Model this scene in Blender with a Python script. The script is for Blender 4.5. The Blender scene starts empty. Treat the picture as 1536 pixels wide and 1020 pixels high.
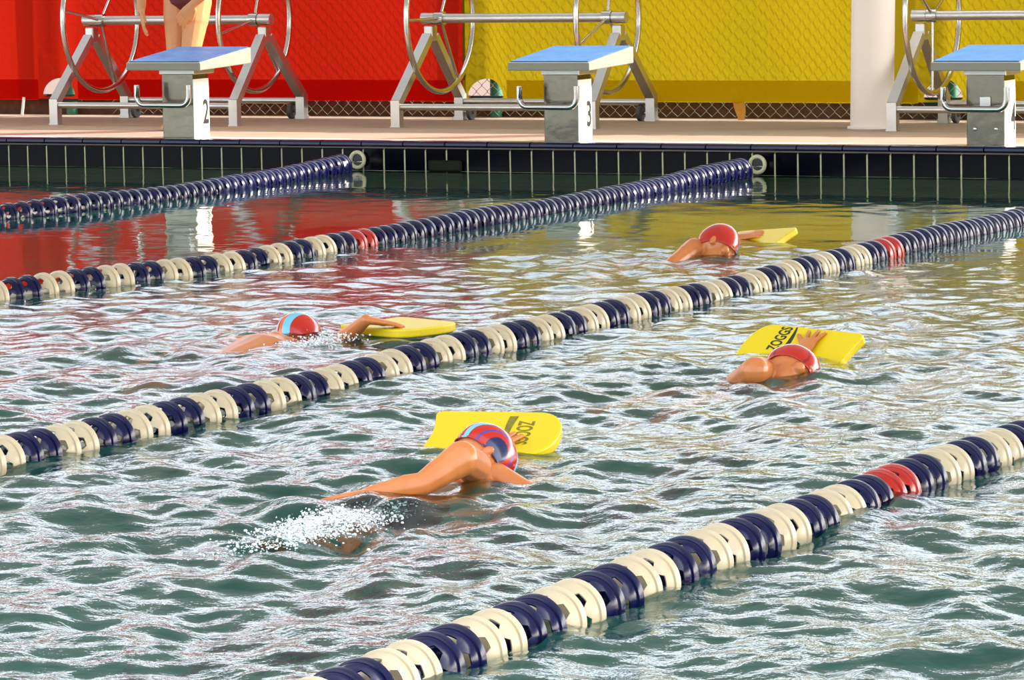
import bpy, bmesh, math, random
import numpy as np
from mathutils import Vector, Matrix

random.seed(7)
rng = np.random.default_rng(11)
scene = bpy.context.scene
COL = scene.collection
PI = math.pi

# ------------------------------------------------------------------ camera
F_PX, YAW, PITCH, ROLL, CAM_H, CAM_D = 6019.27, 0.460069, 0.105367, -0.018430, 1.44788, 20.38151
fw = Vector((-math.sin(YAW) * math.cos(PITCH), math.cos(YAW) * math.cos(PITCH), -math.sin(PITCH)))
r0 = fw.cross(Vector((0, 0, 1))).normalized()
u0 = r0.cross(fw)
cr, sr = math.cos(ROLL), math.sin(ROLL)
CR = r0 * cr + u0 * sr
CU = u0 * cr - r0 * sr
CAM = Vector((0, -CAM_D, CAM_H))
cam_data = bpy.data.cameras.new('camera')
cam_data.sensor_width = 36
cam_data.lens = F_PX / 1536 * 36
cam_data.clip_start = 0.5
cam_data.clip_end = 400
cam = bpy.data.objects.new('camera', cam_data)
m = Matrix((CR, CU, -fw)).transposed().to_4x4()
m.translation = CAM
cam.matrix_world = m
COL.objects.link(cam)
scene.camera = cam


def at(px, py, z=0.0):
    """world point at height z seen at a place of the photograph (used to measure the scene)"""
    d = fw * F_PX + CR * (px - 768) + CU * (510 - py)
    return CAM + d * ((z - CAM_H) / d.z)


def at_y(px, py, Y):
    d = fw * F_PX + CR * (px - 768) + CU * (510 - py)
    return CAM + d * ((Y - CAM.y) / d.y)


# ------------------------------------------------------------------ sky, sun, exposure
SUN = Vector((1.30, 0.80, 1.0)).normalized()
world = bpy.data.worlds.new('world')
scene.world = world
world.use_nodes = True
wn = world.node_tree.nodes
sky = wn.new('ShaderNodeTexSky')
sky.sky_type = 'NISHITA'
sky.sun_disc = False
sky.sun_elevation = math.asin(SUN.z)
sky.sun_rotation = math.atan2(SUN.x, SUN.y)
sky.dust_density = 3.0
sky.air_density = 1.0
sky.ozone_density = 1.0
bg = wn['Background']
bg.inputs['Strength'].default_value = 0.85
haze = wn.new('ShaderNodeHueSaturation')          # milky summer haze
haze.inputs['Saturation'].default_value = 0.36
world.node_tree.links.new(sky.outputs[0], haze.inputs['Color'])
world.node_tree.links.new(haze.outputs[0], bg.inputs[0])

sun_data = bpy.data.lights.new('sun', 'SUN')
sun_data.energy = 10.0
sun_data.color = (1.0, 0.93, 0.80)
sun_data.angle = 0.009
sun_ob = bpy.data.objects.new('sun', sun_data)
sun_ob.rotation_euler = (-SUN).to_track_quat('-Z', 'Y').to_euler()
sun_ob.location = (6, 6, 12)
COL.objects.link(sun_ob)

vs = scene.view_settings
scene.display_settings.display_device = 'sRGB'
vs.view_transform = 'Standard'
vs.look = 'None'
vs.gamma = 1.0
vs.use_curve_mapping = False
vs.exposure = 0.0
scene.cycles.use_denoising = True
scene.cycles.max_bounces = 10
scene.cycles.transmission_bounces = 8
scene.cycles.sample_clamp_indirect = 6.0


# ------------------------------------------------------------------ materials
def srgb(r, g, b):
    def f(c):
        c /= 255
        return c / 12.92 if c <= 0.04045 else ((c + 0.055) / 1.055) ** 2.4
    return (f(r), f(g), f(b), 1)


def mat(name, col, rough=0.5, metal=0.0, spec=0.5, noise=0.0, nscale=10, bump=0.0, bscale=40, coat=0.0, sss=0.0, col2=None, stretch=(1, 1, 1)):
    m = bpy.data.materials.new(name)
    m.use_nodes = True
    nt = m.node_tree
    b = nt.nodes['Principled BSDF']
    b.inputs['Base Color'].default_value = col
    b.inputs['Roughness'].default_value = rough
    b.inputs['Metallic'].default_value = metal
    b.inputs['Specular IOR Level'].default_value = spec
    b.inputs['Coat Weight'].default_value = coat
    b.inputs['Coat Roughness'].default_value = 0.08
    if sss:
        b.inputs['Subsurface Weight'].default_value = sss
        b.inputs['Subsurface Radius'].default_value = (0.02, 0.008, 0.004)
    if noise or bump:
        tc = nt.nodes.new('ShaderNodeTexCoord')
        mp = nt.nodes.new('ShaderNodeMapping')
        mp.inputs['Scale'].default_value = stretch
        nt.links.new(tc.outputs['Object'], mp.inputs[0])
    if noise:
        nz = nt.nodes.new('ShaderNodeTexNoise')
        nz.inputs['Scale'].default_value = nscale
        nz.inputs['Detail'].default_value = 6
        nz.inputs['Roughness'].default_value = 0.65
        nt.links.new(mp.outputs[0], nz.inputs['Vector'])
        rp = nt.nodes.new('ShaderNodeValToRGB')
        rp.color_ramp.elements[0].position = 0.5 - 0.25
        rp.color_ramp.elements[1].position = 0.5 + 0.25
        c2 = col2 or tuple(c * (1 - noise) for c in col[:3]) + (1,)
        rp.color_ramp.elements[0].color = c2
        rp.color_ramp.elements[1].color = col
        nt.links.new(nz.outputs['Fac'], rp.inputs[0])
        nt.links.new(rp.outputs[0], b.inputs['Base Color'])
    if bump:
        n2 = nt.nodes.new('ShaderNodeTexNoise')
        n2.inputs['Scale'].default_value = bscale
        n2.inputs['Detail'].default_value = 4
        nt.links.new(mp.outputs[0], n2.inputs['Vector'])
        bp = nt.nodes.new('ShaderNodeBump')
        bp.inputs['Strength'].default_value = bump
        bp.inputs['Distance'].default_value = 0.01
        nt.links.new(n2.outputs['Fac'], bp.inputs['Height'])
        nt.links.new(bp.outputs[0], b.inputs['Normal'])
    return m


def fabric_mat(name, col, trans, tw):
    m = bpy.data.materials.new(name)
    m.use_nodes = True
    nt = m.node_tree
    nt.nodes.remove(nt.nodes['Principled BSDF'])
    out = nt.nodes['Material Output']
    d = nt.nodes.new('ShaderNodeBsdfDiffuse')
    t = nt.nodes.new('ShaderNodeBsdfTranslucent')
    mx = nt.nodes.new('ShaderNodeMixShader')
    mx.inputs[0].default_value = tw
    tc = nt.nodes.new('ShaderNodeTexCoord')
    # soft weave mottling of the mesh fabric, hexagon-like relief of the wire behind pressing through
    vo = nt.nodes.new('ShaderNodeTexVoronoi')
    vo.feature = 'DISTANCE_TO_EDGE'
    vo.inputs['Scale'].default_value = 17
    vo.inputs['Randomness'].default_value = 0.35
    mp = nt.nodes.new('ShaderNodeMapping')
    mp.inputs['Scale'].default_value = (1, 0.01, 1)
    nt.links.new(tc.outputs['Object'], mp.inputs[0])
    nt.links.new(mp.outputs[0], vo.inputs['Vector'])
    nz = nt.nodes.new('ShaderNodeTexNoise')
    nz.inputs['Scale'].default_value = 90
    nt.links.new(mp.outputs[0], nz.inputs['Vector'])
    rp = nt.nodes.new('ShaderNodeValToRGB')
    rp.color_ramp.elements[0].position = 0.3
    rp.color_ramp.elements[1].position = 0.7
    rp.color_ramp.elements[0].color = tuple(c * 0.84 for c in col[:3]) + (1,)
    rp.color_ramp.elements[1].color = col
    nt.links.new(nz.outputs['Fac'], rp.inputs[0])
    nt.links.new(rp.outputs[0], d.inputs['Color'])
    t.inputs['Color'].default_value = trans
    bp = nt.nodes.new('ShaderNodeBump')
    bp.inputs['Strength'].default_value = 0.25
    bp.inputs['Distance'].default_value = 0.01
    nt.links.new(vo.outputs['Distance'], bp.inputs['Height'])
    nt.links.new(bp.outputs[0], d.inputs['Normal'])
    nt.links.new(bp.outputs[0], t.inputs['Normal'])
    nt.links.new(d.outputs[0], mx.inputs[1])
    nt.links.new(t.outputs[0], mx.inputs[2])
    nt.links.new(mx.outputs[0], out.inputs['Surface'])
    return m


def water_mat():
    m = bpy.data.materials.new('pool_water')
    m.use_nodes = True
    nt = m.node_tree
    nt.nodes.remove(nt.nodes['Principled BSDF'])
    out = nt.nodes['Material Output']
    gl = nt.nodes.new('ShaderNodeBsdfGlossy')
    gl.inputs['Roughness'].default_value = 0.01
    gl.inputs['Color'].default_value = (1, 1, 1, 1)
    rf = nt.nodes.new('ShaderNodeBsdfRefraction')
    rf.inputs['IOR'].default_value = 1.33
    rf.inputs['Roughness'].default_value = 0.0
    rf.inputs['Color'].default_value = (0.86, 0.97, 0.95, 1)
    fr = nt.nodes.new('ShaderNodeFresnel')
    fr.inputs['IOR'].default_value = 1.33
    mx = nt.nodes.new('ShaderNodeMixShader')
    tc = nt.nodes.new('ShaderNodeTexCoord')
    nz = nt.nodes.new('ShaderNodeTexNoise')
    nz.inputs['Scale'].default_value = 28
    nz.inputs['Detail'].default_value = 3
    nz.inputs['Roughness'].default_value = 0.6
    nt.links.new(tc.outputs['Object'], nz.inputs['Vector'])
    at_ = nt.nodes.new('ShaderNodeAttribute')
    at_.attribute_name = 'rough'
    mu = nt.nodes.new('ShaderNodeMath')
    mu.operation = 'MULTIPLY'
    nt.links.new(at_.outputs['Fac'], mu.inputs[0])
    nt.links.new(nz.outputs['Fac'], mu.inputs[1])
    bp = nt.nodes.new('ShaderNodeBump')
    bp.inputs['Strength'].default_value = 1.0
    bp.inputs['Distance'].default_value = 0.003
    nt.links.new(mu.outputs[0], bp.inputs['Height'])
    for n in (gl, rf, fr):
        nt.links.new(bp.outputs[0], n.inputs['Normal'])
    nt.links.new(fr.outputs[0], mx.inputs[0])
    tr = nt.nodes.new('ShaderNodeBsdfTransparent')
    tr.inputs['Color'].default_value = (0.80, 0.96, 0.94, 1)
    m2 = nt.nodes.new('ShaderNodeMixShader')
    m2.inputs[0].default_value = 0.15
    nt.links.new(rf.outputs[0], m2.inputs[1])
    nt.links.new(tr.outputs[0], m2.inputs[2])
    nt.links.new(m2.outputs[0], mx.inputs[1])
    nt.links.new(gl.outputs[0], mx.inputs[2])
    nt.links.new(mx.outputs[0], out.inputs['Surface'])
    return m


def canopy_mat():
    """pale translucent membrane roof: part of the sunlight comes through it softly"""
    m = bpy.data.materials.new('canopy_membrane')
    m.use_nodes = True
    nt = m.node_tree
    nt.nodes.remove(nt.nodes['Principled BSDF'])
    d = nt.nodes.new('ShaderNodeBsdfDiffuse')
    d.inputs['Color'].default_value = (0.20, 0.22, 0.19, 1)
    t = nt.nodes.new('ShaderNodeBsdfTranslucent')
    t.inputs['Color'].default_value = (0.92, 0.92, 0.88, 1)
    mx = nt.nodes.new('ShaderNodeMixShader')
    mx.inputs[0].default_value = CANOPY_T
    nt.links.new(d.outputs[0], mx.inputs[1])
    nt.links.new(t.outputs[0], mx.inputs[2])
    nt.links.new(mx.outputs[0], nt.nodes['Material Output'].inputs['Surface'])
    return m


CANOPY_T = 0.11
M = {}
M['water'] = water_mat()
M['pool_floor'] = mat('pool_floor', srgb(3, 116, 100), 0.6, noise=0.25, nscale=1.2)
M['pool_line'] = mat('pool_line', srgb(16, 30, 44), 0.5)
M['tile'] = mat('tile', (0.002, 0.0025, 0.006, 1), 0.15, spec=0.08, noise=0.4, nscale=30)
M['cope'] = mat('cope', (0.008, 0.009, 0.04, 1), 0.15, spec=0.25, noise=0.3, nscale=12)
M['grout'] = mat('grout', srgb(206, 200, 160), 0.9, noise=0.35, nscale=25)
M['deck'] = mat('deck', srgb(148, 126, 102), 0.9, noise=0.22, nscale=5, bump=0.3, bscale=60)
M['deck_pink'] = mat('deck_pink', srgb(166, 114, 96), 0.9, noise=0.3, nscale=4, col2=srgb(158, 132, 114), bump=0.2, bscale=60, stretch=(0.35, 1, 1))
M['soil'] = mat('soil', srgb(118, 88, 58), 0.95, noise=0.5, nscale=9, bump=0.8, bscale=25)
M['pavement'] = mat('pavement', srgb(98, 76, 64), 0.95, noise=0.12, nscale=2)
M['steel'] = mat('steel', (0.62, 0.60, 0.56, 1), 0.22, metal=1.0, noise=0.25, nscale=6, bump=0.05, bscale=8)
M['steel_post'] = mat('steel_post', (0.20, 0.188, 0.15, 1), 0.16, metal=1.0, noise=0.2, nscale=5, bump=0.5, bscale=5)
M['alu'] = mat('alu', (0.60, 0.59, 0.56, 1), 0.38, metal=1.0, noise=0.15, nscale=9)
M['white_plate'] = mat('white_plate', srgb(238, 236, 228), 0.35, noise=0.06, nscale=8)
M['platform_grey'] = mat('platform_grey', srgb(144, 140, 124), 0.45, spec=0.4, noise=0.08, nscale=8)
M['mat_blue'] = mat('mat_blue', srgb(34, 84, 138), 0.75, noise=0.35, nscale=9, col2=srgb(54, 104, 152), bump=0.3, bscale=90)
M['mat_blue_wet'] = mat('mat_blue_wet', srgb(58, 100, 142), 0.5, noise=0.5, nscale=8, col2=srgb(20, 52, 112), bump=0.3, bscale=60)
M['black'] = mat('black', (0.015, 0.015, 0.018, 1), 0.5)
M['rubber'] = mat('rubber', (0.05, 0.045, 0.04, 1), 0.6)
M['column'] = mat('column', srgb(236, 226, 214), 0.55, noise=0.07, nscale=3)
M['green'] = mat('green', srgb(22, 92, 66), 0.45)
M['dark_green'] = mat('dark_green', srgb(14, 46, 34), 0.8)
M['wire'] = mat('wire', (0.10, 0.085, 0.055, 1), 0.6)
M['red_fabric'] = fabric_mat('red_fabric', srgb(138, 22, 12), srgb(134, 21, 9), 0.5)
M['red_hem'] = fabric_mat('red_hem', srgb(180, 22, 13), srgb(232, 26, 12), 0.5)
M['yellow_fabric'] = fabric_mat('yellow_fabric', srgb(134, 115, 17), srgb(136, 116, 14), 0.5)
M['yellow_hem'] = fabric_mat('yellow_hem', srgb(178, 152, 12), srgb(236, 202, 16), 0.5)
M['float_white'] = mat('float_white', srgb(192, 175, 142), 0.35, noise=0.14, nscale=14)
M['float_blue'] = mat('float_blue', (0.002, 0.0025, 0.034, 1), 0.22, spec=0.3)
M['float_red'] = mat('float_red', srgb(160, 22, 5), 0.28)
M['rope'] = mat('rope', srgb(200, 196, 184), 0.6)
M['skin'] = mat('skin', srgb(206, 128, 68), 0.33, noise=0.15, nscale=9, sss=0.12, col2=srgb(196, 110, 56))
M['skin_stand'] = mat('skin_stand', srgb(206, 146, 98), 0.42, noise=0.10, nscale=9, sss=0.12)
M['maroon'] = mat('maroon', srgb(84, 10, 18), 0.55)
M['trunks'] = mat('trunks', srgb(44, 30, 30), 0.5)
M['hair'] = mat('hair', srgb(40, 26, 16), 0.6)
M['eye'] = mat('eye', srgb(30, 22, 18), 0.2)
M['board'] = mat('board', srgb(226, 196, 0), 0.42, bump=0.06, bscale=120)
M['print'] = mat('print', srgb(34, 48, 26), 0.6)
M['print_worn'] = mat('print_worn', srgb(150, 138, 20), 0.6, noise=0.6, nscale=45, col2=srgb(90, 84, 24))
M['froth'] = mat('froth', srgb(240, 244, 242), 0.15, spec=0.8)
M['ring'] = mat('ring', srgb(205, 196, 160), 0.5, noise=0.2, nscale=20)
M['olive'] = mat('olive', srgb(26, 28, 14), 0.5, spec=0.1)
M['leaf_yellow'] = mat('leaf_yellow', srgb(214, 150, 40), 0.7, noise=0.4, nscale=30)


# ------------------------------------------------------------------ mesh helpers
class MB:
    def __init__(self):
        self.v, self.f, self.s = [], [], []

    def add(self, verts, faces, smooth=False):
        o = len(self.v)
        self.v += [tuple(x) for x in verts]
        self.f += [tuple(i + o for i in q) for q in faces]
        self.s += [smooth] * len(faces)

    def box(self, c, size, bev=0.0, rot=None):
        bm = bmesh.new()
        bmesh.ops.create_cube(bm, size=1)
        bmesh.ops.scale(bm, vec=Vector(size), verts=bm.verts)
        if bev:
            bmesh.ops.bevel(bm, geom=bm.edges[:], offset=bev, segments=1, affect='EDGES', profile=0.5)
        if rot is not None:
            bmesh.ops.transform(bm, matrix=rot.to_4x4(), verts=bm.verts)
        self.from_bm(bm, Vector(c))

    def from_bm(self, bm, off=Vector((0, 0, 0)), smooth=False):
        bm.verts.index_update()
        self.add([v.co + off for v in bm.verts], [[v.index for v in f.verts] for f in bm.faces], smooth)
        bm.free()

    def tube(self, pts, r, seg=10, closed=False, caps=True):
        pts = [Vector(p) for p in pts]
        n = len(pts)
        rs = r if isinstance(r, (list, tuple)) else [r] * n
        t = []
        for i in range(n):
            if closed:
                d = pts[(i + 1) % n] - pts[i - 1]
            else:
                d = pts[min(i + 1, n - 1)] - pts[max(i - 1, 0)]
            t.append(d.normalized())
        a = Vector((0, 0, 1)) if abs(t[0].z) < 0.9 else Vector((1, 0, 0))
        nrm = (a - t[0] * a.dot(t[0])).normalized()
        V = []
        for i in range(n):
            nrm = (nrm - t[i] * nrm.dot(t[i])).normalized()
            b = t[i].cross(nrm)
            for k in range(seg):
                an = 2 * PI * k / seg
                V.append(pts[i] + (nrm * math.cos(an) + b * math.sin(an)) * rs[i])
        Fs = []
        for i in range(n if closed else n - 1):
            j = (i + 1) % n
            for k in range(seg):
                k2 = (k + 1) % seg
                Fs.append((i * seg + k, i * seg + k2, j * seg + k2, j * seg + k))
        self.add(V, Fs, True)
        if caps and not closed:
            self.add([V[k] for k in range(seg)], [tuple(reversed(range(seg)))])
            self.add([V[(n - 1) * seg + k] for k in range(seg)], [tuple(range(seg))])

    def bar(self, p, q, w, d, up=Vector((1, 0, 0))):
        """square tube from p to q, w along `up`, d across"""
        p, q = Vector(p), Vector(q)
        t = (q - p).normalized()
        a = (up - t * up.dot(t)).normalized()
        b = t.cross(a)
        V = []
        for c in (p, q):
            for s1, s2 in ((-1, -1), (1, -1), (1, 1), (-1, 1)):
                V.append(c + a * (s1 * w / 2) + b * (s2 * d / 2))
        self.add(V, [(3, 2, 1, 0), (4, 5, 6, 7), (0, 1, 5, 4), (1, 2, 6, 5), (2, 3, 7, 6), (3, 0, 4, 7)])

    def loft(self, rings, seg=16):
        V, Fs = [], []
        for c, a, b in rings:
            for k in range(seg):
                an = 2 * PI * k / seg
                V.append(Vector(c) + Vector(a) * math.cos(an) + Vector(b) * math.sin(an))
        for i in range(len(rings) - 1):
            for k in range(seg):
                k2 = (k + 1) % seg
                Fs.append((i * seg + k, i * seg + k2, (i + 1) * seg + k2, (i + 1) * seg + k))
        Fs.append(tuple(reversed(range(seg))))
        Fs.append(tuple((len(rings) - 1) * seg + k for k in range(seg)))
        self.add(V, Fs, True)

    def ball(self, c, axes, seg=14, rings=9):
        """ellipsoid with three axis vectors"""
        X, Y, Z = [Vector(a) for a in axes]
        c = Vector(c)
        V = [c - Z]
        for i in range(1, rings):
            th = PI * i / rings
            for k in range(seg):
                ph = 2 * PI * k / seg
                V.append(c + (X * math.cos(ph) + Y * math.sin(ph)) * math.sin(th) - Z * math.cos(th))
        V.append(c + Z)
        Fs = []
        for k in range(seg):
            Fs.append((0, 1 + (k + 1) % seg, 1 + k))
        for i in range(rings - 2):
            for k in range(seg):
                a, b = 1 + i * seg + k, 1 + i * seg + (k + 1) % seg
                Fs.append((a, b, b + seg, a + seg))
        o = 1 + (rings - 2) * seg
        for k in range(seg):
            Fs.append((o + k, o + (k + 1) % seg, len(V) - 1))
        self.add(V, Fs, True)

    def capsule(self, p, q, rp, rq):
        p, q = Vector(p), Vector(q)
        self.ball(p, (Vector((rp, 0, 0)), Vector((0, rp, 0)), Vector((0, 0, rp))), 12, 8)
        self.ball(q, (Vector((rq, 0, 0)), Vector((0, rq, 0)), Vector((0, 0, rq))), 12, 8)
        t = (q - p)
        if t.length > 1e-5:
            self.tube([p, q], [rp, rq], 12)

    def mesh(self, name, material):
        me = bpy.data.meshes.new(name)
        me.from_pydata(self.v, [], self.f)
        me.polygons.foreach_set('use_smooth', self.s)
        me.materials.append(material)
        me.update()
        return me

    def build(self, name, material, parent=None, loc=None):
        o = bpy.data.objects.new(name, self.mesh(name, material))
        COL.objects.link(o)
        if loc is not None:
            o.location = loc
        if parent is not None:
            o.parent = parent
        return o


def empty(name, loc=(0, 0, 0)):
    o = bpy.data.objects.new(name, None)
    o.empty_display_size = 0.1
    o.location = loc
    COL.objects.link(o)
    return o


def tag(o, label=None, cat=None, group=None, kind=None):
    if label:
        o['label'] = label
    if cat:
        o['category'] = cat
    if group:
        o['group'] = group
    if kind:
        o['kind'] = kind
    return o


def inst(name, mesh, parent, loc=(0, 0, 0), rot=None):
    o = bpy.data.objects.new(name, mesh)
    o.location = loc
    if rot:
        o.rotation_euler = rot
    o.parent = parent
    COL.objects.link(o)
    return o


def copy_tree(o, parent=None):
    c = o.copy()
    COL.objects.link(c)
    c.parent = parent
    for ch in list(o.children):
        copy_tree(ch, c)
    return c


def rotm(ax, deg):
    return Matrix.Rotation(math.radians(deg), 3, ax)


# ------------------------------------------------------------------ the setting
ZD = 0.165                       # deck level above the water
LANE = 2.5
X0 = -11.0623                    # lane rope nearest the left

mb = MB()
mb.box((-6, -13, -1.35), (60, 28, 0.1))
pool_floor = tag(mb.build('floor', M['pool_floor']), kind='structure')
mb_line = MB()
mb_line.box((0, 0, 0), (0.22, 22, 0.006))
line_me = mb_line.mesh('lane_line', M['pool_line'])
for k in range(-2, 7):
    inst('lane_line', line_me, pool_floor, (X0 + (k + 0.5) * LANE, -13.5, -1.297))

# end wall of the pool: mortar body, glazed tiles and rounded coping tiles
TP = 0.1352                      # tile pitch
mb = MB()
mb.box((-6, 0.14, -0.62), (60, 0.28, 1.48))
wall_end = tag(mb.build('wall_back', M['grout']), kind='structure')
b = MB()
b.box((0, 0, 0), (TP - 0.010, 0.016, TP - 0.008), 0.002)
tile_me = b.mesh('tile', M['tile'])
xt = at_y(13, 222, 0).x - 14 * TP
for i in range(90):
    x = xt + (i + 0.5) * TP
    inst('tile', tile_me, wall_end, (x, 0.0045 + random.uniform(-0.001, 0.0005), 0.132 - TP / 2))
    inst('tile', tile_me, wall_end, (x, 0.0045 + random.uniform(-0.001, 0.0005), 0.132 - TP * 1.5))
b = MB()
prof = [(0.0, 0.137), (-0.016, 0.138), (-0.024, 0.148), (-0.022, 0.160), (-0.012, 0.169), (0.004, 0.172), (0.05, 0.172), (0.05, 0.137)]
L2 = TP * 2 - 0.008
V = [(-L2 / 2, y, z) for y, z in prof] + [(L2 / 2, y, z) for y, z in prof]
n = len(prof)
b.add(V, [(i, (i + 1) % n, n + (i + 1) % n, n + i) for i in range(n)] + [tuple(reversed(range(n))), tuple(range(n, 2 * n))])
cope_me = b.mesh('coping_tile', M['cope'])
for i in range(45):
    inst('coping_tile', cope_me, wall_end, (xt + (2 * i + 1) * TP, 0, 0))

# deck behind the wall: pale strip painting in the sunlit coping top, pink band and tan concrete
mb = MB()
mb.box((-6, 0.135, 0.085), (60, 0.17, 0.169))
tag(mb.build('trim_1', mat('coping_highlight', srgb(205, 188, 170), 0.85, noise=0.08, nscale=6)), kind='structure')
mb = MB()
mb.box((-6, 0.52, 0.084), (60, 0.60, 0.166))
tag(mb.build('trim_2', M['deck_pink']), kind='structure')
mb = MB()
mb.box((-6, 1.76, 0.0825), (60, 1.88, 0.165))
tag(mb.build('deck_floor', M['deck']), kind='structure')
# soil strip under the fence and pale pavement beyond it
g = MB()
nx, ny = 160, 8
V, Fs = [], []
for j in range(ny + 1):
    for i in range(nx + 1):
        x = -16 + 12 * i / nx
        y = 2.66 + 0.8 * j / ny
        z = 0.12 + 0.10 * min(1, j / 3) * (0.8 + 0.2 * math.sin(x * 5)) + random.uniform(-0.012, 0.012)
        V.append((x, y, z))
for j in range(ny):
    for i in range(nx):
        a = j * (nx + 1) + i
        Fs.append((a, a + 1, a + nx + 2, a + nx + 1))
g.add(V, Fs, True)
tag(g.build('soil_ground', M['soil']), kind='structure')
mb = MB()
mb.box((-6, 2.70, 0.20), (40, 0.07, 0.20), 0.01)
tag(mb.build('trim_3', mat('low_wall', srgb(98, 68, 42), 0.95, noise=0.6, nscale=14, bump=0.8, bscale=30)), kind='structure')
# canopy over the pool that the white column carries
mb = MB()
V = [(-38, -11.5, 4.5), (26, -11.5, 4.5), (26, 1.75, 4.5), (-38, 1.75, 4.5)]
mb.add(V, [(0, 1, 2, 3)])
tag(mb.build('ceiling', canopy_mat(), None), kind='structure')
mb = MB()
mb.box((-6, 33.4, 0.10), (90, 60, 0.1))
tag(mb.build('pavement_ground', M['pavement']), kind='structure')


# ------------------------------------------------------------------ water surface
def water():
    NU, NV = 440, 1300
    # rows along Y, columns sheared along the pool diagonal; denser where waves are short
    ys = np.concatenate([np.linspace(-26, -14.9, 8)[:-1], np.linspace(-14.9, -0.0, NV)])
    def edge_l(y):
        return np.interp(y, [-14.9, 0.0], [-4.75, -14.3])
    def edge_r(y):
        return np.interp(y, [-14.9, 0.0], [-1.2, -5.0])
    u = np.linspace(0, 1, NU)
    rows = []
    for y in ys:
        xl, xr = edge_l(y), edge_r(y)
        rows.append(np.concatenate([[-36, xl - 2.0], xl + (xr - xl) * u, [xr + 2.0, 24]]))
    X = np.array(rows)
    Y = np.repeat(ys[:, None], X.shape[1], 1)
    inner = (Y >= -14.9)
    # local roughness: calm near the wall and left of the second rope, choppy among the swimmers
    rope2 = X0 + LANE
    A = np.clip((-Y - 3.6) / 1.4, 0, 1) * np.interp(-Y, [4, 7.5, 10], [0.5, 0.75, 1.0])
    A = A * np.where(X < rope2, np.clip(0.10 + 0.0 * X, 0, 1), 1.0)
    A = np.maximum(A, 0.07)
    A = A * np.where(Y > -0.6, 0.7, 1)
    # wakes of the swimmers
    for (cx, cy, sx, sy, k) in ((-4.7, -11.6, .5, .7, .55), (-6.95, -8.6, .35, .6, .4), (-4.9, -8.9, .4, .6, .4), (-6.9, -5.0, .6, .8, .8), (-4.6, -12.2, .25, .3, 1.0)):
        A = A + k * np.exp(-((X - cx) / sx) ** 2 - ((Y - cy) / sy) ** 2)
    A[:, :2] = 0.3
    A[:, -2:] = 0.3
    fade = np.interp(-Y, [4, 9, 12], [0.45, 0.9, 1.0])
    Z = np.zeros_like(X)
    g2 = np.random.default_rng(5)
    octs = [(0.070, 0.042, 30), (0.135, 0.080, 30), (0.25, 0.096, 26), (0.46, 0.066, 18), (1.0, 0.034, 10)]
    for lam0, slope, N in octs:
        for i in range(N):
            lam = lam0 * 2 ** g2.uniform(-0.5, 0.5)
            th = g2.uniform(0, 2 * PI)
            kx, ky = math.cos(th) * 2 * PI / lam, math.sin(th) * 2 * PI / lam
            amp = slope * math.sqrt(2 / N) * lam / (2 * PI) * 1.0
            # slow modulation keeps the wave groups patchy
            ph = g2.uniform(0, 2 * PI)
            mx, my, mp = g2.uniform(-1.6, 1.6), g2.uniform(-1.6, 1.6), g2.uniform(0, 2 * PI)
            mod = 1 + 0.6 * np.sin(mx * X + my * Y + mp)
            calm_fac = fade if lam0 > 0.3 else (0.5 + 0.5 * fade)
            Z += amp * mod * np.sin(kx * X + ky * Y + ph + 0.35 * np.sin(X * 3.1 + Y * 2.3)) * calm_fac
    # long low swell lines parallel to the end wall in the calm water
    for i in range(7):
        lam = g2.uniform(0.25, 0.9)
        th = PI / 2 + g2.uniform(-0.25, 0.25)
        calm = np.clip(1.2 - A, 0, 1)
        Z += calm * 0.012 * lam / (2 * PI) * np.sin((math.cos(th) * X + math.sin(th) * Y) * 2 * PI / lam + g2.uniform(0, 6))
    Zf = Z * A
    outer = np.zeros_like(X)
    outer[:, 2:-2] = 1
    Zf = Zf * outer * inner
    R, C = X.shape
    co = np.stack([X, Y, Zf], -1).reshape(-1, 3)
    idx = np.arange(R * C).reshape(R, C)
    quads = np.stack([idx[:-1, :-1], idx[:-1, 1:], idx[1:, 1:], idx[1:, :-1]], -1).reshape(-1, 4)
    me = bpy.data.meshes.new('pool_water')
    me.vertices.add(len(co))
    me.vertices.foreach_set('co', co.astype(np.float32).ravel())
    me.loops.add(quads.size)
    me.loops.foreach_set('vertex_index', quads.astype(np.int32).ravel())
    me.polygons.add(len(quads))
    me.polygons.foreach_set('loop_start', np.arange(0, quads.size, 4, dtype=np.int32))
    me.polygons.foreach_set('use_smooth', np.ones(len(quads), bool))
    me.update(calc_edges=True)
    a = me.attributes.new('rough', 'FLOAT', 'POINT')
    a.data.foreach_set('value', np.clip(A, 0.05, 1.2).astype(np.float32).ravel())
    me.materials.append(M['water'])
    o = bpy.data.objects.new('water_surface', me)
    COL.objects.link(o)
    tag(o, kind='structure')


water()


# ------------------------------------------------------------------ curtains on the fence
FY = 2.50
Z_BOT = ZD + 0.115
Z_HEM = ZD + 0.245
Z_TOP = ZD + 2.0


def drape(x, z):
    """how far the fabric bellies out from the wire, folding tightly over each post"""
    d = 0.0
    for px in POSTS:
        d -= 0.05 * math.exp(-((x - px) / 0.09) ** 2)
    d += 0.03 * math.sin(x * 2.1 + 0.7) + 0.012 * math.sin(x * 6.3 + z * 1.7)
    return d


POSTS = [at_y(104, 150, FY + .08).x, at_y(741, 150, FY + .08).x, at_y(1425, 150, FY + .08).x]
POSTS = [2 * POSTS[0] - POSTS[1]] + POSTS + [2 * POSTS[2] - POSTS[1]]


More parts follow.
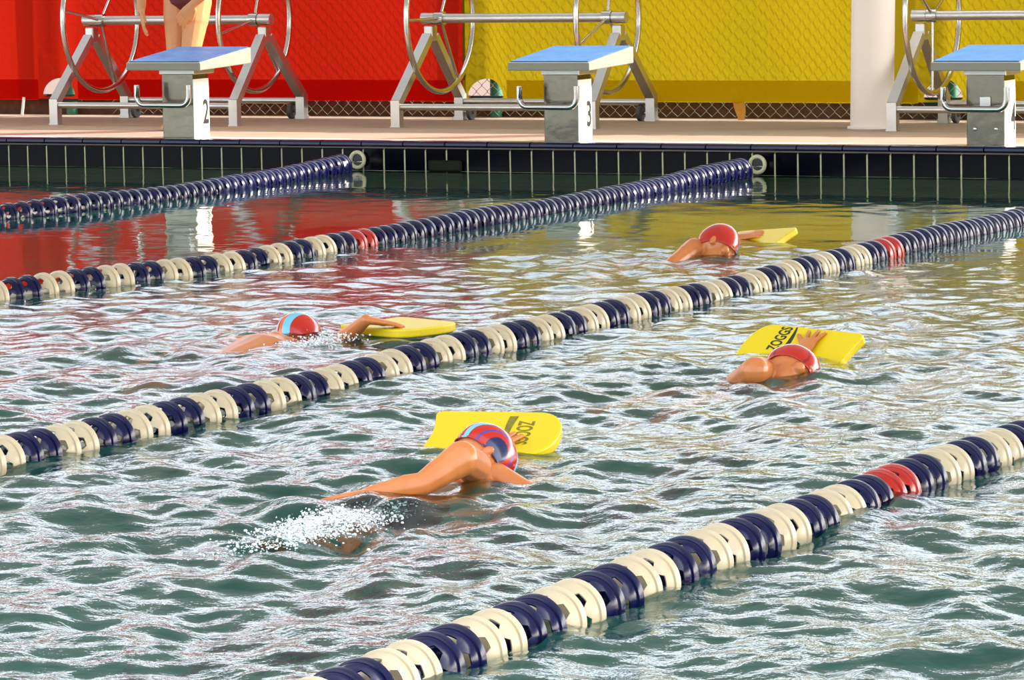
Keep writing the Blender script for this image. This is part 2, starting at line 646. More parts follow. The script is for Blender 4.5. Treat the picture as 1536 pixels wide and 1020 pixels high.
def windscreen(name, x0, x1, vents, fab, hem, label):
    root = empty(name, ((x0 + x1) / 2, FY, ZD))
    tag(root, label, 'windscreen')
    rx, rz = root.location.x, root.location.z
    VR, VB, VH = 0.124, Z_BOT + 0.014, 0.19        # vent half width, bottom, box height
    xs = [x0]
    cuts = sorted([(v - VR - .03, v + VR + .03) for v in vents])
    cur = x0
    breaks = []
    for a, c in cuts:
        breaks += [(cur, a, False), (a, c, True)]
        cur = c
    breaks.append((cur, x1, False))
    zb, zt = Z_BOT, Z_BOT + 0.30
    mb = MB()

    def P(x, z):
        return Vector((x - rx, -0.03 - drape(x, z) * 0.6, z - rz))

    def grid(xa, xb, za, zc, nx, nz):
        V = [P(xa + (xb - xa) * i / nx, za + (zc - za) * j / nz) for j in range(nz + 1) for i in range(nx + 1)]
        Fs = [(j * (nx + 1) + i, j * (nx + 1) + i + 1, (j + 1) * (nx + 1) + i + 1, (j + 1) * (nx + 1) + i) for j in range(nz) for i in range(nx)]
        mb.add(V, Fs, True)
    for xa, xb, isv in breaks:
        nx = max(2, int((xb - xa) / 0.03))
        grid(xa, xb, zt, Z_TOP, nx, 10)
        if not isv:
            grid(xa, xb, zb, zt, nx, 4)
        else:
            cx, cz = (xa + xb) / 2, VB + 0.06
            N = 48
            inn, outp = [], []
            for k in range(N):
                an = 2 * PI * k / N
                dx, dz = math.cos(an), math.sin(an)
                # inner: half disc with flat base at VB
                best = 9
                # circle centred (cx, VB)
                bq = dz * (cz - VB)
                cq = (cz - VB) ** 2 - VR ** 2
                t = -bq + math.sqrt(bq * bq - cq)
                best = t
                if dz < 0:
                    best = min(best, (cz - VB) / -dz)
                inn.append((cx + dx * best, cz + dz * best))
                tx = (xb - cx) / abs(dx) if abs(dx) > 1e-6 else 9
                tz = (zt - cz) / dz if dz > 1e-6 else ((cz - zb) / -dz if dz < -1e-6 else 9)
                t = min(tx, tz)
                outp.append((cx + dx * t, cz + dz * t))
            # snap nearest directions to the four corners
            for qx, qz in ((xa, zb), (xb, zb), (xa, zt), (xb, zt)):
                k = min(range(N), key=lambda i: (outp[i][0] - qx) ** 2 + (outp[i][1] - qz) ** 2)
                outp[k] = (qx, qz)
            V = [P(*q) for q in inn] + [P(*q) for q in outp]
            mb.add(V, [(k, (k + 1) % N, N + (k + 1) % N, N + k) for k in range(N)], True)
    mb.build('fabric', fab, root)
    # hem: second layer along the bottom, interrupted at the vents
    for xa, xb, isv in breaks:
        if isv:
            continue
        h = MB()
        nx = max(2, int((xb - xa) / 0.03))
        V = [P(xa + (xb - xa) * i / nx, z) + Vector((0, -0.008, 0)) for z in (Z_BOT - 0.006, (Z_BOT + Z_HEM) / 2, Z_HEM) for i in range(nx + 1)]
        h.add(V, [(j * (nx + 1) + i, j * (nx + 1) + i + 1, (j + 1) * (nx + 1) + i + 1, (j + 1) * (nx + 1) + i) for j in range(2) for i in range(nx)], True)
        h.build('hem', hem, root)
    for v in vents:
        f = MB()
        f.box((v - rx, 0.02, VB - 0.012 - rz), (2 * VR + 0.03, 0.008, 0.05), 0.003)
        f.build('vent_flap', M['dark_green'], root)
    return root


XJ = at_y(702, 100, FY).x
windscreen('windscreen', -17.0, XJ, [POSTS[0], POSTS[1]], M['red_fabric'], M['red_hem'], 'bright red fabric windscreen hung along the fence behind the left starting block')
windscreen('windscreen', XJ + 0.004, -0.5, [POSTS[2], POSTS[3]], M['yellow_fabric'], M['yellow_hem'], 'bright yellow fabric windscreen hung along the fence behind the pillar')

# chain-link fence: posts, top rail and woven wire
fence = empty('chain_link_fence', (-10, FY + 0.08, ZD))
tag(fence, 'green-posted chain-link fence carrying the red and yellow fabric', 'fence')
for px in POSTS:
    b = MB()
    b.tube([(px + 10, 0.03, -0.1), (px + 10, 0.03, 2.02)], 0.038, 12)
    b.build('post', M['green'], fence)
b = MB()
b.tube([(-7, 0.03, 2.0), (5.4, 0.03, 2.0)], 0.022, 8)
b.build('top_rail', M['green'], fence)
b = MB()
P_ = 0.078
xw = -4.3
k = 0
while xw < 5.0:
    pts = []
    for j in range(0, 51):
        s = 1 if (j + k) % 2 else -1
        pts.append((xw + s * P_ * 0.27, 0.004 * s - 0.02, 0.012 + j * P_ * 0.5))
    b.tube(pts, 0.0022, 4, caps=False)
    # cut wire end hook at the windscreen's lower edge
    xw += P_ * 0.5
    k += 1
w = b.build('wire_mesh', M['wire'], fence)
w['kind'] = 'stuff'

# ------------------------------------------------------------------ round white column
base = at(1307, 196, ZD)
col = empty('support_column', (at_y(1307, 192, 1.72).x, 1.73, ZD))
tag(col, 'round white painted steel column standing on the deck before the yellow fabric', 'column')
b = MB()
lean = Vector((0.022, 0, 0))
b.tube([(0, 0, 0), (0.03, 0, 1.5), (0.086, 0, 4.30)], 0.128, 40)
b.build('shaft', M['column'], col)
b = MB()
b.tube([(0, 0, 0), (0, 0, 0.012)], 0.145, 32)
b.build('base_plate', M['column'], col)


# ------------------------------------------------------------------ starting blocks
def text_mesh(body, size, bold=0.0):
    cu = bpy.data.curves.new('txt', 'FONT')
    cu.body = body
    cu.size = size
    cu.offset = bold
    cu.align_x = 'CENTER'
    cu.align_y = 'CENTER'
    cu.resolution_u = 6
    o = bpy.data.objects.new('txt', cu)
    COL.objects.link(o)
    dg = bpy.context.evaluated_depsgraph_get()
    dg.update()
    me = bpy.data.meshes.new_from_object(o.evaluated_get(dg))
    bpy.data.objects.remove(o)
    bpy.data.curves.remove(cu)
    return me


def starting_block(x, digit, label, wet=False):
    root = empty('starting_block', (x, 0.10, ZD + 0.004))
    tag(root, label, 'starting block', 'starting blocks along the pool end')
    W2, D, H, R = 0.105, 0.21, 0.405, 0.045
    # post outline with rounded rear corners (plan view), origin at front centre
    out = [(-W2, 0), (W2, 0)]
    for a in range(0, 91, 15):
        out.append((W2 - R + R * math.cos(math.radians(a)), D - R + R * math.sin(math.radians(a))))
    for a in range(90, 181, 15):
        out.append((-W2 + R + R * math.cos(math.radians(a)), D - R + R * math.sin(math.radians(a))))
    n = len(out)
    b = MB()
    V = [(px, py, 0) for px, py in out] + [(px, py, H) for px, py in out]
    b.add(V, [(i, (i + 1) % n, n + (i + 1) % n, n + i) for i in range(n)] + [tuple(range(n, 2 * n)), tuple(reversed(range(n)))])
    b.build('post', M['steel_post'], root)
    # white wrap plate on the sides and rear
    b = MB()
    wrap = [(p_[0] * 1.03, p_[1] + 0.003) for p_ in out[1:]] + [(-W2 * 1.03, 0.003)]
    wrap[0] = (W2 * 1.03, 0.004)
    n = len(wrap)
    V = [(px, py, 0.0) for px, py in wrap] + [(px, py, H - 0.055) for px, py in wrap]
    b.add(V, [(i, i + 1, n + i + 1, n + i) for i in range(n - 1)])
    # thickness edge at the front
    b.box((W2 * 1.015, 0.004, (H - 0.055) / 2), (0.006, 0.006, H - 0.055))
    wp = b.build('number_plate', M['white_plate'], root)
    if digit:
        tm = text_mesh(digit, 0.20, 0.004)
        arc = D - R
        for v in tm.vertices:
            s = v.co.x * 0.72 + 0.138                     # distance along the side from the front edge
            z = v.co.y + 0.145
            xo = W2 * 1.03 + 0.0015
            if s < arc:
                v.co = Vector((xo, s, z))
            else:
                a = min((s - arc) / R, PI / 2)
                v.co = Vector((xo - R + R * math.cos(a), arc + R * math.sin(a) * 1.0, z))
        tm.materials.clear()
        tm.materials.append(M['black'])
        inst('number', tm, wp)
    # wedge platform: flat underside, top sloping down to the water
    PW, y0, y1, zf0, zf1, zr1 = 0.255, -0.16, 0.44, H, H + 0.050, H + 0.118
    b = MB()
    V = [(-PW, y0, zf0 + 0.003), (PW, y0, zf0 + 0.003), (PW, y1, zf0 + 0.022), (-PW, y1, zf0 + 0.022), (-PW, y0, zf1), (PW, y0, zf1), (PW, y1, zr1), (-PW, y1, zr1)]
    bm = bmesh.new()
    vv = [bm.verts.new(v) for v in V]
    for q in ((3, 2, 1, 0), (4, 5, 6, 7), (0, 1, 5, 4), (1, 2, 6, 5), (2, 3, 7, 6), (3, 0, 4, 7)):
        bm.faces.new([vv[i] for i in q])
    bmesh.ops.bevel(bm, geom=bm.edges[:], offset=0.006, segments=2, affect='EDGES', profile=0.5)
    b.from_bm(bm)
    pl = b.build('platform', M['platform_grey'], root)
    b = MB()
    e = 0.014
    sl = (zr1 - zf1) / (y1 - y0)
    V = []
    for dz in (0.001, 0.006):
        for px, py in ((-PW + e, y0 + e), (PW - e, y0 + e), (PW - e, y1 - e), (-PW + e, y1 - e)):
            V.append((px, py, zf1 + (py - y0) * sl + dz))
    b.add(V, [(4, 5, 6, 7), (0, 1, 5, 4), (1, 2, 6, 5), (2, 3, 7, 6), (3, 0, 4, 7)])
    b.build('grip_mat', M['mat_blue_wet'] if wet else M['mat_blue'], pl)
    # bracket below the platform
    b = MB()
    b.box((0, 0.11, H - 0.012), (0.24, 0.24, 0.03), 0.004)
    b.build('bracket', M['alu'], root)
    # backstroke handle: U of steel tube on two stubs from the post
    HW, ztop, zb, yh = 0.178, 0.335, 0.205, -0.17
    pts = []
    cr_ = 0.05
    pts += [(-HW, yh, ztop - 0.012), (-HW, yh, zb + cr_)]
    for a in range(0, 91, 18):
        pts.append((-HW + cr_ - cr_ * math.cos(math.radians(a)), yh, zb + cr_ - cr_ * math.sin(math.radians(a))))
    for a in range(90, -1, -18):
        pts.append((HW - cr_ + cr_ * math.cos(math.radians(a)), yh, zb + cr_ - cr_ * math.sin(math.radians(a))))
    pts += [(HW, yh, ztop - 0.012)]
    b = MB()
    b.tube(pts, 0.017, 12)
    for sx in (-0.06, 0.06):
        b.tube([(sx, yh, zb), (sx, 0.002, zb)], 0.012, 8)
    b.build('backstroke_handle', M['steel'], root)
    return root


BX = [X0 - 1.27, X0 + 1.25, X0 + 3.78]
starting_block(BX[0], '2', 'starting block numbered 2 in front of the red fabric, person standing behind it', wet=True)
starting_block(BX[1], '3', 'starting block with clean blue top before the yellow fabric, left of the white column')
sb = starting_block(BX[2], '4', 'starting block at the right end, cut off by the photo edge right of the column')
b = MB()
b.box((0.0, -0.006, 0.235), (0.06, 0.006, 0.06), 0.002)
bd = b.build('badge', M['alu'], sb)
b = MB()
for q in ((-0.06, 0.09), (0.06, 0.09)):
    b.ball((q[0], -0.002, q[1]), ((0.012, 0, 0), (0, 0.005, 0), (0, 0, 0.012)), 10, 6)
b.build('reflection_spot', M['steel'], sb)  # round spots modelled in place of reflections in the steel front


# ------------------------------------------------------------------ lane rope reels
def reel(xl, label, spoke0):
    Wf = 1.33
    root = empty('lane_rope_reel', (xl + Wf / 2, 1.88, ZD))
    tag(root, label, 'reel', 'lane rope reels behind the blocks')
    AX = 0.655
    for sx, inn in ((-1, 1), (1, -1)):
        X = sx * Wf / 2
        b = MB()
        b.bar((X, -0.43, 0.0), (X, -0.43, 0.165), 0.06, 0.055)
        b.bar((X, -0.43, 0.150), (X + 0.02 * inn, -0.035, 0.545), 0.06, 0.05)
        b.box((X, -0.43, 0.004), (0.068, 0.063, 0.008))
        b.build('front_leg', M['alu'], root)
        b = MB()
        b.bar((X, 0.43, 0.02), (X, 0.43, 0.165), 0.06, 0.055)
        b.bar((X, 0.43, 0.150), (X + 0.02 * inn, 0.035, 0.545), 0.06, 0.05)
        b.box((X, 0.43, 0.012), (0.068, 0.063, 0.024))
        b.build('rear_leg', M['alu'], root)
        b = MB()
        b.box((X + 0.02 * inn, 0, 0.56), (0.06, 0.075, 0.10), 0.006)
        b.tube([(X + 0.055 * inn, 0, AX), (X - 0.035 * inn, 0, AX)], 0.036, 16)
        b.build('bearing', M['alu'], root)
        # wheel on the inner side of the frame
        wx = X + 0.09 * inn
        WR = 0.455
        b = MB()
        b.tube([(wx, WR * math.cos(2 * PI * k / 48), AX + WR * math.sin(2 * PI * k / 48)) for k in range(48)], 0.018, 10, closed=True)
        wh = b.build('wheel', M['steel'], root)
        for s in range(3):
            a = math.radians(spoke0 + s * 120 + (20 if sx > 0 else 0))
            b = MB()
            b.tube([(wx, 0.03 * math.cos(a), AX + 0.03 * math.sin(a)), (wx, (WR - .01) * math.cos(a), AX + (WR - .01) * math.sin(a))], 0.010, 8)
            b.build('spoke', M['steel'], wh)
        b = MB()
        b.tube([(wx - 0.03, 0, AX), (wx + 0.03, 0, AX)], 0.042, 16)
        b.build('hub', M['steel'], wh)
        # castor at the rear foot
        b = MB()
        b.tube([(X + 0.075 * inn - 0.012, 0.43, 0.05), (X + 0.075 * inn + 0.012, 0.43, 0.05)], 0.05, 18)
        cs = b.build('castor', M['rubber'], root)
        b = MB()
        b.tube([(X + 0.02 * inn, 0.43, 0.05), (X + 0.1 * inn, 0.43, 0.05)], 0.010, 8)
        b.build('castor_axle', M['steel'], cs)
    b = MB()
    b.tube([(-Wf / 2, 0, AX), (Wf / 2, 0, AX)], 0.029, 16)
    b.build('axle', M['alu'], root)
    for y in (-0.43, 0.43):
        b = MB()
        b.tube([(-Wf / 2 + .03, y, 0.125 if y < 0 else 0.118), (Wf / 2 - .03, y, 0.125 if y < 0 else 0.118)], 0.020, 12)
        b.build('rail', M['alu'], root)
    return root


reel(at_y(84, 187, 1.45).x, 'steel lane rope reel behind the block numbered 2, in front of red fabric', 50)
reel(at_y(596, 190, 1.45).x, 'steel lane rope reel where the red and yellow fabrics meet', 60)
reel(at_y(1344, 192, 1.50).x, 'steel lane rope reel just right of the white column, partly out of frame', 28)

# ------------------------------------------------------------------ fittings on the pool end wall
for i, px in enumerate(((540, 246), (1138, 250), (-60, 243))):
    if i == 2:
        break
    X = X0 + i * LANE
    a = empty('rope_anchor', (X, -0.012, 0.062))
    tag(a, ('pale ring anchor in the dark tiles between the blocks 2 and 3', 'pale ring anchor in the dark tiles near the white column, at the second lane rope')[i], 'anchor', 'rope anchors in the pool wall')
    b = MB()
    b.tube([(0.044 * math.cos(2 * PI * k / 28), -0.012, 0.044 * math.sin(2 * PI * k / 28)) for k in range(28)], 0.0115, 10, closed=True)
    b.build('ring', M['ring'], a)
    b = MB()
    b.tube([(0, 0.006, 0), (0, -0.008, 0)], 0.036, 24)
    b.build('cup', M['black'], a)
    b = MB()
    b.tube([(-0.036, -0.006, -0.012), (0.036, -0.006, -0.012)], 0.006, 8)
    b.build('pin', M['steel'], a)
b = MB()
c = at_y(668, 249, -0.02)
b.box((0, 0, 0), (0.215, 0.02, 0.066), 0.009)
o = b.build('inlet_cover', M['olive'], None, (c.x, -0.022, c.z))
tag(o, 'dark olive inlet cover with rounded corners on the black tiles', 'inlet cover')


# ------------------------------------------------------------------ lane ropes of float discs
def disc_mesh(material, R=0.072):
    """a bowl-shaped float: hub, dished web pierced by oval slots, and a thick rim"""
    seg = 48
    # (radius, axial position): dome towards the swimmers' end, raised lip towards the wall
    prof = [(0.012, -0.050), (0.026, -0.049), (0.036, -0.045), (0.044, -0.040), (0.0525, -0.032), (0.060, -0.022), (0.0655, -0.010), (0.067, 0.001), (0.0715, 0.002), (0.073, 0.008), (0.073, 0.022), (0.069, 0.025)]
    bm = bmesh.new()
    rows = []
    # six oval slots: their end vertices are drawn in at the edges and out in the middle
    nudge = {3: {2: 0.55, 6: -0.55}, 4: {2: -0.75, 6: 0.75}, 5: {2: 0.45, 6: -0.45}}
    for i, (r, y) in enumerate(prof):
        an = [2 * PI * (k + nudge.get(i, {}).get(k % 8, 0.0)) / seg for k in range(seg)]
        rows.append([bm.verts.new((r * math.cos(a), y, r * math.sin(a))) for a in an])
    for i in range(len(prof) - 1):
        for k in range(seg):
            if i in (3, 4) and k % 8 in (2, 3, 4, 5):
                continue
            k2 = (k + 1) % seg
            bm.faces.new((rows[i][k], rows[i][k2], rows[i + 1][k2], rows[i + 1][k]))
    bmesh.ops.recalc_face_normals(bm, faces=bm.faces)
    bmesh.ops.solidify(bm, geom=bm.faces[:], thickness=0.0035)
    me = bpy.data.meshes.new('float_disc')
    bm.to_mesh(me)
    bm.free()
    for p in me.polygons:
        p.use_smooth = True
    try:
        me.set_sharp_from_angle(angle=math.radians(40))
    except Exception:
        pass
    me.materials.append(material)
    return me


DW, DB, DR = disc_mesh(M['float_white']), disc_mesh(M['float_blue']), disc_mesh(M['float_red'])
PITCH_D = 0.0935


# the ropes are not dead straight: sideways drift measured along each of them
BOW = {}
for _k, _pts in {1: [(10, 304.7), (162, 288), (338, 264)],
                 2: [(8, 420), (88, 407), (166, 396.6), (234, 388), (497, 352), (577, 336.7), (654, 325), (697, 317), (794, 302.5), (950, 269)],
                 3: [(19.5, 652), (78, 636), (137, 625.7), (230, 602), (281, 587.6), (639, 513), (717, 498), (785, 481), (848, 466), (1247, 374), (1333, 354), (1412, 337), (1486, 320)],
                 4: [(494.6, 1003.6), (561, 979), (631, 949), (696, 929), (881, 859.6), (980.5, 823.5), (1078, 785), (1267, 724), (1339.5, 694), (1421.5, 668), (1490, 642), (1525, 630)]}.items():
    _q = [at(px, py + 0.5, 0.076) for px, py in _pts]
    _y = np.array([p.y for p in _q] + [0.0] * 3)
    _x = np.array([p.x - (X0 + (_k - 1) * LANE) for p in _q] + [0.0] * 3)
    _c = np.polyfit(_y, _x, 3 if _k < 4 else 2)
    _t = np.linspace(min(_y) - 0.3, 0, 40)
    BOW[_k] = (_t, np.polyval(_c, _t) - (np.polyval(_c, 0.0)) * np.exp(_t / 1.0))


def lane_rope(k, y_far, y_near, label, red=-4.58, red2=-11.07):
    X = X0 + (k - 1) * LANE
    root = empty('lane_rope', (X, 0, 0))
    tag(root, label, 'lane rope', 'floating lane ropes across the pool')
    rr = random.Random(k)

    def lift(y):
        return 0.004 + 0.032 * max(0.0, 1 + y / 2.6) ** 2 + 0.006 * math.sin(y * 1.7 + k) + 0.004 * math.sin(y * 4.1 + 2 * k)

    bow = BOW[k]

    def side(y):
        return float(np.interp(y, bow[0], bow[1])) + 0.006 * math.sin(y * 0.9 + k * 2) + 0.005 * math.sin(y * 3.3 + k)
    n = int((y_far - y_near) / PITCH_D)
    red += {2: -0.15, 3: -0.12, 4: 0.19}.get(k, 0.0)
    i_red = round((y_far - red) / PITCH_D)
    i_red2 = i_red + 72
    for i in range(n):
        y = y_far - i * PITCH_D
        if i in (i_red, i_red + 1) or (k == 4 and i in (i_red2, i_red2 + 1)):
            me = DR
        elif i < i_red or ((i - i_red - 2) // 2) % 2 == 0:
            me = DB
        else:
            me = DW
            # tilt with the rope
        dz = (lift(y + .05) - lift(y - .05)) / .1
        dx = (side(y + .05) - side(y - .05)) / .1
        o = inst('float_disc', me, root, (side(y), y + 0.002, lift(y)), (dz + rr.uniform(-.05, .05), rr.uniform(0, 2 * PI), -dx + rr.uniform(-.05, .05)))
    b = MB()
    ys = [y_far + 0.06 - (y_far + 0.06 - y_near) * t / 120 for t in range(121)]
    b.tube([(side(y), y, lift(y)) for y in ys], 0.010, 8)
    b.build('cable', M['rope'], root)
    if y_far > -1:
        b = MB()
        b.tube([(side(y_far), y_far + 0.02, lift(y_far)), (0, y_far + 0.07, 0.045), (0, y_far + 0.13, 0.05)], [0.014, 0.018, 0.012], 10)
        b.build('end_connector', mat('white_connector', srgb(240, 238, 228), 0.4), root)
        b = MB()
        b.tube([(0, y_far + 0.12, 0.05), (0, -0.03, 0.056)], 0.006, 8)
        b.build('snap_hook', M['steel'], root)


lane_rope(1, -0.26, -6.0, 'all dark blue lane rope ending at the pool wall below the red fabric')
lane_rope(2, -0.26, -9.0, 'lane rope ending at the pool wall below the yellow fabric, red pair halfway')
lane_rope(3, -0.26, -13.0, 'lane rope crossing the whole picture between the two pairs of swimmers')
lane_rope(4, -0.26, -15.2, 'nearest lane rope, large white and blue floats with a bright red pair at right')


# ------------------------------------------------------------------ people
def remeshed(mb, name, material, voxel, smooth=2, parent=None):
    me = mb.mesh(name, material)
    o = bpy.data.objects.new(name, me)
    COL.objects.link(o)
    md = o.modifiers.new('r', 'REMESH')
    md.mode = 'VOXEL'
    md.voxel_size = voxel
    md.use_smooth_shade = True
    if smooth:
        s = o.modifiers.new('s', 'SMOOTH')
        s.factor = 0.5
        s.iterations = smooth
    dg = bpy.context.evaluated_depsgraph_get()
    dg.update()
    me2 = bpy.data.meshes.new_from_object(o.evaluated_get(dg))
    me2.name = name
    o.modifiers.clear()
    o.data = me2
    bpy.data.meshes.remove(me)
    if not me2.materials:
        me2.materials.append(material)
    for p in me2.polygons:
        p.use_smooth = True
    if parent is not None:
        o.parent = parent
    return o


def hand(mb, wrist, d, nrm, s=1.0, spread=10, curl=15, side=1, thumb=40):
    """palm and five fingers; d = pointing direction, nrm = back of the hand, side = +1 when the thumb lies along nrm x d"""
    d = Vector(d).normalized()
    nrm = Vector(nrm)
    nrm = (nrm - d * nrm.dot(d)).normalized()
    lat = nrm.cross(d) * side                         # towards the thumb
    w = Vector(wrist)
    pl, pw, pt = 0.074 * s, 0.033 * s, 0.012 * s
    mb.loft([(w - d * .01, lat * .020 * s, nrm * .015 * s), (w + d * .02 * s, lat * .026 * s, nrm * .014 * s), (w + d * .05 * s, lat * pw, nrm * pt), (w + d * pl, lat * pw * 1.02, nrm * pt * 0.85)], 14)
    mb.ball(w + d * pl, (lat * pw * 1.0, d * .012 * s, nrm * pt * 0.9))
    for i, (off, L) in enumerate(((0.75, .058), (0.25, .066), (-0.25, .062), (-0.75, .048))):
        a = math.radians(spread * (off / 0.75) )
        fd = (d * math.cos(a) + lat * math.sin(a)).normalized()
        p = w + d * (pl - .004) + lat * (off * pw)
        r = 0.0086 * s
        cu = math.radians(curl)
        for j, seg in enumerate((0.45, 0.32, 0.23)):
            q = p + fd * (L * s * seg)
            mb.capsule(p, q, r, r * 0.93)
            p = q
            r *= 0.93
            fd = (fd * math.cos(cu) - nrm * math.sin(cu)).normalized()
    a = math.radians(thumb)
    td = (d * math.cos(a) + lat * math.sin(a) - nrm * 0.15).normalized()
    p = w + d * .018 * s + lat * .022 * s
    q = p + td * .035 * s
    mb.capsule(p, q, .0125 * s, .0098 * s)
    td = (td * 0.9 + d * 0.35).normalized()
    mb.capsule(q, q + td * .026 * s, .0098 * s, .0082 * s)


def arm(mb, sh, el, wr, s):
    sh, el, wr = Vector(sh), Vector(el), Vector(wr)
    mb.capsule(sh, sh + (el - sh) * 0.25, .047 * s, .043 * s)
    mb.capsule(sh + (el - sh) * 0.25, sh + (el - sh) * .6, .041 * s, .038 * s)
    mb.capsule(sh + (el - sh) * 0.6, el, .038 * s, .031 * s)
    mb.capsule(el, el + (wr - el) * .3, .031 * s, .033 * s)
    mb.capsule(el + (wr - el) * .3, wr, .033 * s, .021 * s)


def leg(mb, hip, kn, an, toe, s):
    hip, kn, an, toe = Vector(hip), Vector(kn), Vector(an), Vector(toe)
    mb.capsule(hip, hip + (kn - hip) * .35, .072 * s, .069 * s)
    mb.capsule(hip + (kn - hip) * .35, kn, .067 * s, .047 * s)
    mb.capsule(kn, kn + (an - kn) * .3, .046 * s, .047 * s)
    mb.capsule(kn + (an - kn) * .3, an, .047 * s, .029 * s)
    d = (toe - an)
    mb.capsule(an, an + d * .55, .030 * s, .026 * s)
    mb.capsule(an + d * .55, toe, .027 * s, .016 * s)
    lat = d.cross(kn - an)
    if lat.length > 1e-4:
        lat.normalize()
        mb.ball(an + d * .7, (lat * .036 * s, d.normalized() * .05 * s, d.cross(lat).normalized() * .017 * s))


def head(mb, c, up, face, s, ears=True):
    """c = middle of the skull, up = crown, face = looking direction"""
    up = Vector(up).normalized()
    face = Vector(face)
    face = (face - up * face.dot(up)).normalized()
    lat = face.cross(up)
    c = Vector(c)
    mb.ball(c + up * .015 * s - face * .006 * s, (lat * .070 * s, face * .088 * s, up * .083 * s), 22, 14)
    mb.ball(c - up * .035 * s + face * .022 * s, (lat * .056 * s, face * .060 * s, up * .075 * s), 20, 12)      # face and jaw
    mb.ball(c - up * .088 * s + face * .055 * s, (lat * .022 * s, face * .022 * s, up * .020 * s))               # chin
    mb.ball(c - up * .022 * s + face * .086 * s, (lat * .011 * s, face * .018 * s, up * .024 * s))               # nose
    mb.ball(c - up * .034 * s + face * .090 * s, (lat * .016 * s, face * .012 * s, up * .009 * s))
    mb.ball(c + up * .016 * s + face * .072 * s, (lat * .050 * s, face * .014 * s, up * .010 * s))               # brow
    mb.ball(c - up * .060 * s + face * .078 * s, (lat * .024 * s, face * .010 * s, up * .007 * s))               # lips
    mb.ball(c - up * .066 * s + face * .076 * s, (lat * .020 * s, face * .010 * s, up * .007 * s))
    for q in (-1, 1):
        mb.ball(c - up * .022 * s + lat * q * .046 * s + face * .054 * s, (lat * .022 * s, face * .022 * s, up * .022 * s))  # cheeks
        if ears:
            mb.ball(c - up * .012 * s + lat * q * .072 * s - face * .008 * s, (lat * .008 * s + face * -.004 * s, face * .013 * s, up * .023 * s))
    return lat


def eyes(c, up, face, s, parent):
    up = Vector(up).normalized()
    face = Vector(face)
    face = (face - up * face.dot(up)).normalized()
    lat = face.cross(up)
    for q in (-1, 1):
        b = MB()
        b.ball(Vector(c) + face * .0715 * s + lat * q * .031 * s, (lat * .0125 * s, face * .006 * s, up * .0038 * s), 12, 8)
        b.build('eye', M['eye'], parent)


CAP_STRIPES = [
    # (position, colour) across the cap from its left to its right side
    [(0.0, 'N'), (0.028, 'R'), (0.10, 'P'), (0.125, 'R'), (0.27, 'L'), (0.37, 'R'), (0.50, 'B'), (0.53, 'R'), (0.66, 'L'), (0.76, 'R'), (0.88, 'P'), (0.905, 'R'), (0.96, 'N')],
    [(0.0, 'R'), (0.22, 'L'), (0.36, 'R'), (0.46, 'N'), (0.49, 'O'), (0.60, 'L'), (0.78, 'R')],
    [(0.0, 'R'), (0.36, 'G'), (0.50, 'R'), (0.62, 'D'), (0.66, 'R'), (0.86, 'D'), (0.90, 'R')],
    [(0.0, 'R'), (0.42, 'G'), (0.58, 'R'), (0.70, 'K'), (0.73, 'R')],
]
CCOL = {'N': (0.010, 0.012, 0.075, 1), 'R': srgb(182, 28, 8), 'B': srgb(120, 22, 24), 'L': srgb(110, 190, 216), 'P': srgb(70, 60, 150), 'O': srgb(226, 100, 44),
        'G': srgb(96, 128, 132), 'D': srgb(140, 10, 8), 'K': srgb(236, 150, 110)}


def cap_mat(k):
    m = bpy.data.materials.new('swim_cap_silicone')
    m.use_nodes = True
    nt = m.node_tree
    b = nt.nodes['Principled BSDF']
    b.inputs['Roughness'].default_value = 0.25
    b.inputs['Coat Weight'].default_value = 0.4
    tc = nt.nodes.new('ShaderNodeTexCoord')
    sp = nt.nodes.new('ShaderNodeSeparateXYZ')
    mr = nt.nodes.new('ShaderNodeMapRange')
    mr.inputs['From Min'].default_value = -1
    mr.inputs['From Max'].default_value = 1
    rp = nt.nodes.new('ShaderNodeValToRGB')
    rp.color_ramp.interpolation = 'CONSTANT'
    el = rp.color_ramp.elements
    st = CAP_STRIPES[k]
    el[0].position = st[0][0]
    el[0].color = CCOL[st[0][1]]
    el[1].position = st[1][0]
    el[1].color = CCOL[st[1][1]]
    for p_, cc in st[2:]:
        e = el.new(p_)
        e.color = CCOL[cc]
    nt.links.new(tc.outputs['Object'], sp.inputs[0])
    nt.links.new(sp.outputs['X'], mr.inputs['Value'])
    nt.links.new(mr.outputs[0], rp.inputs[0])
    nt.links.new(rp.outputs[0], b.inputs['Base Color'])
    return m


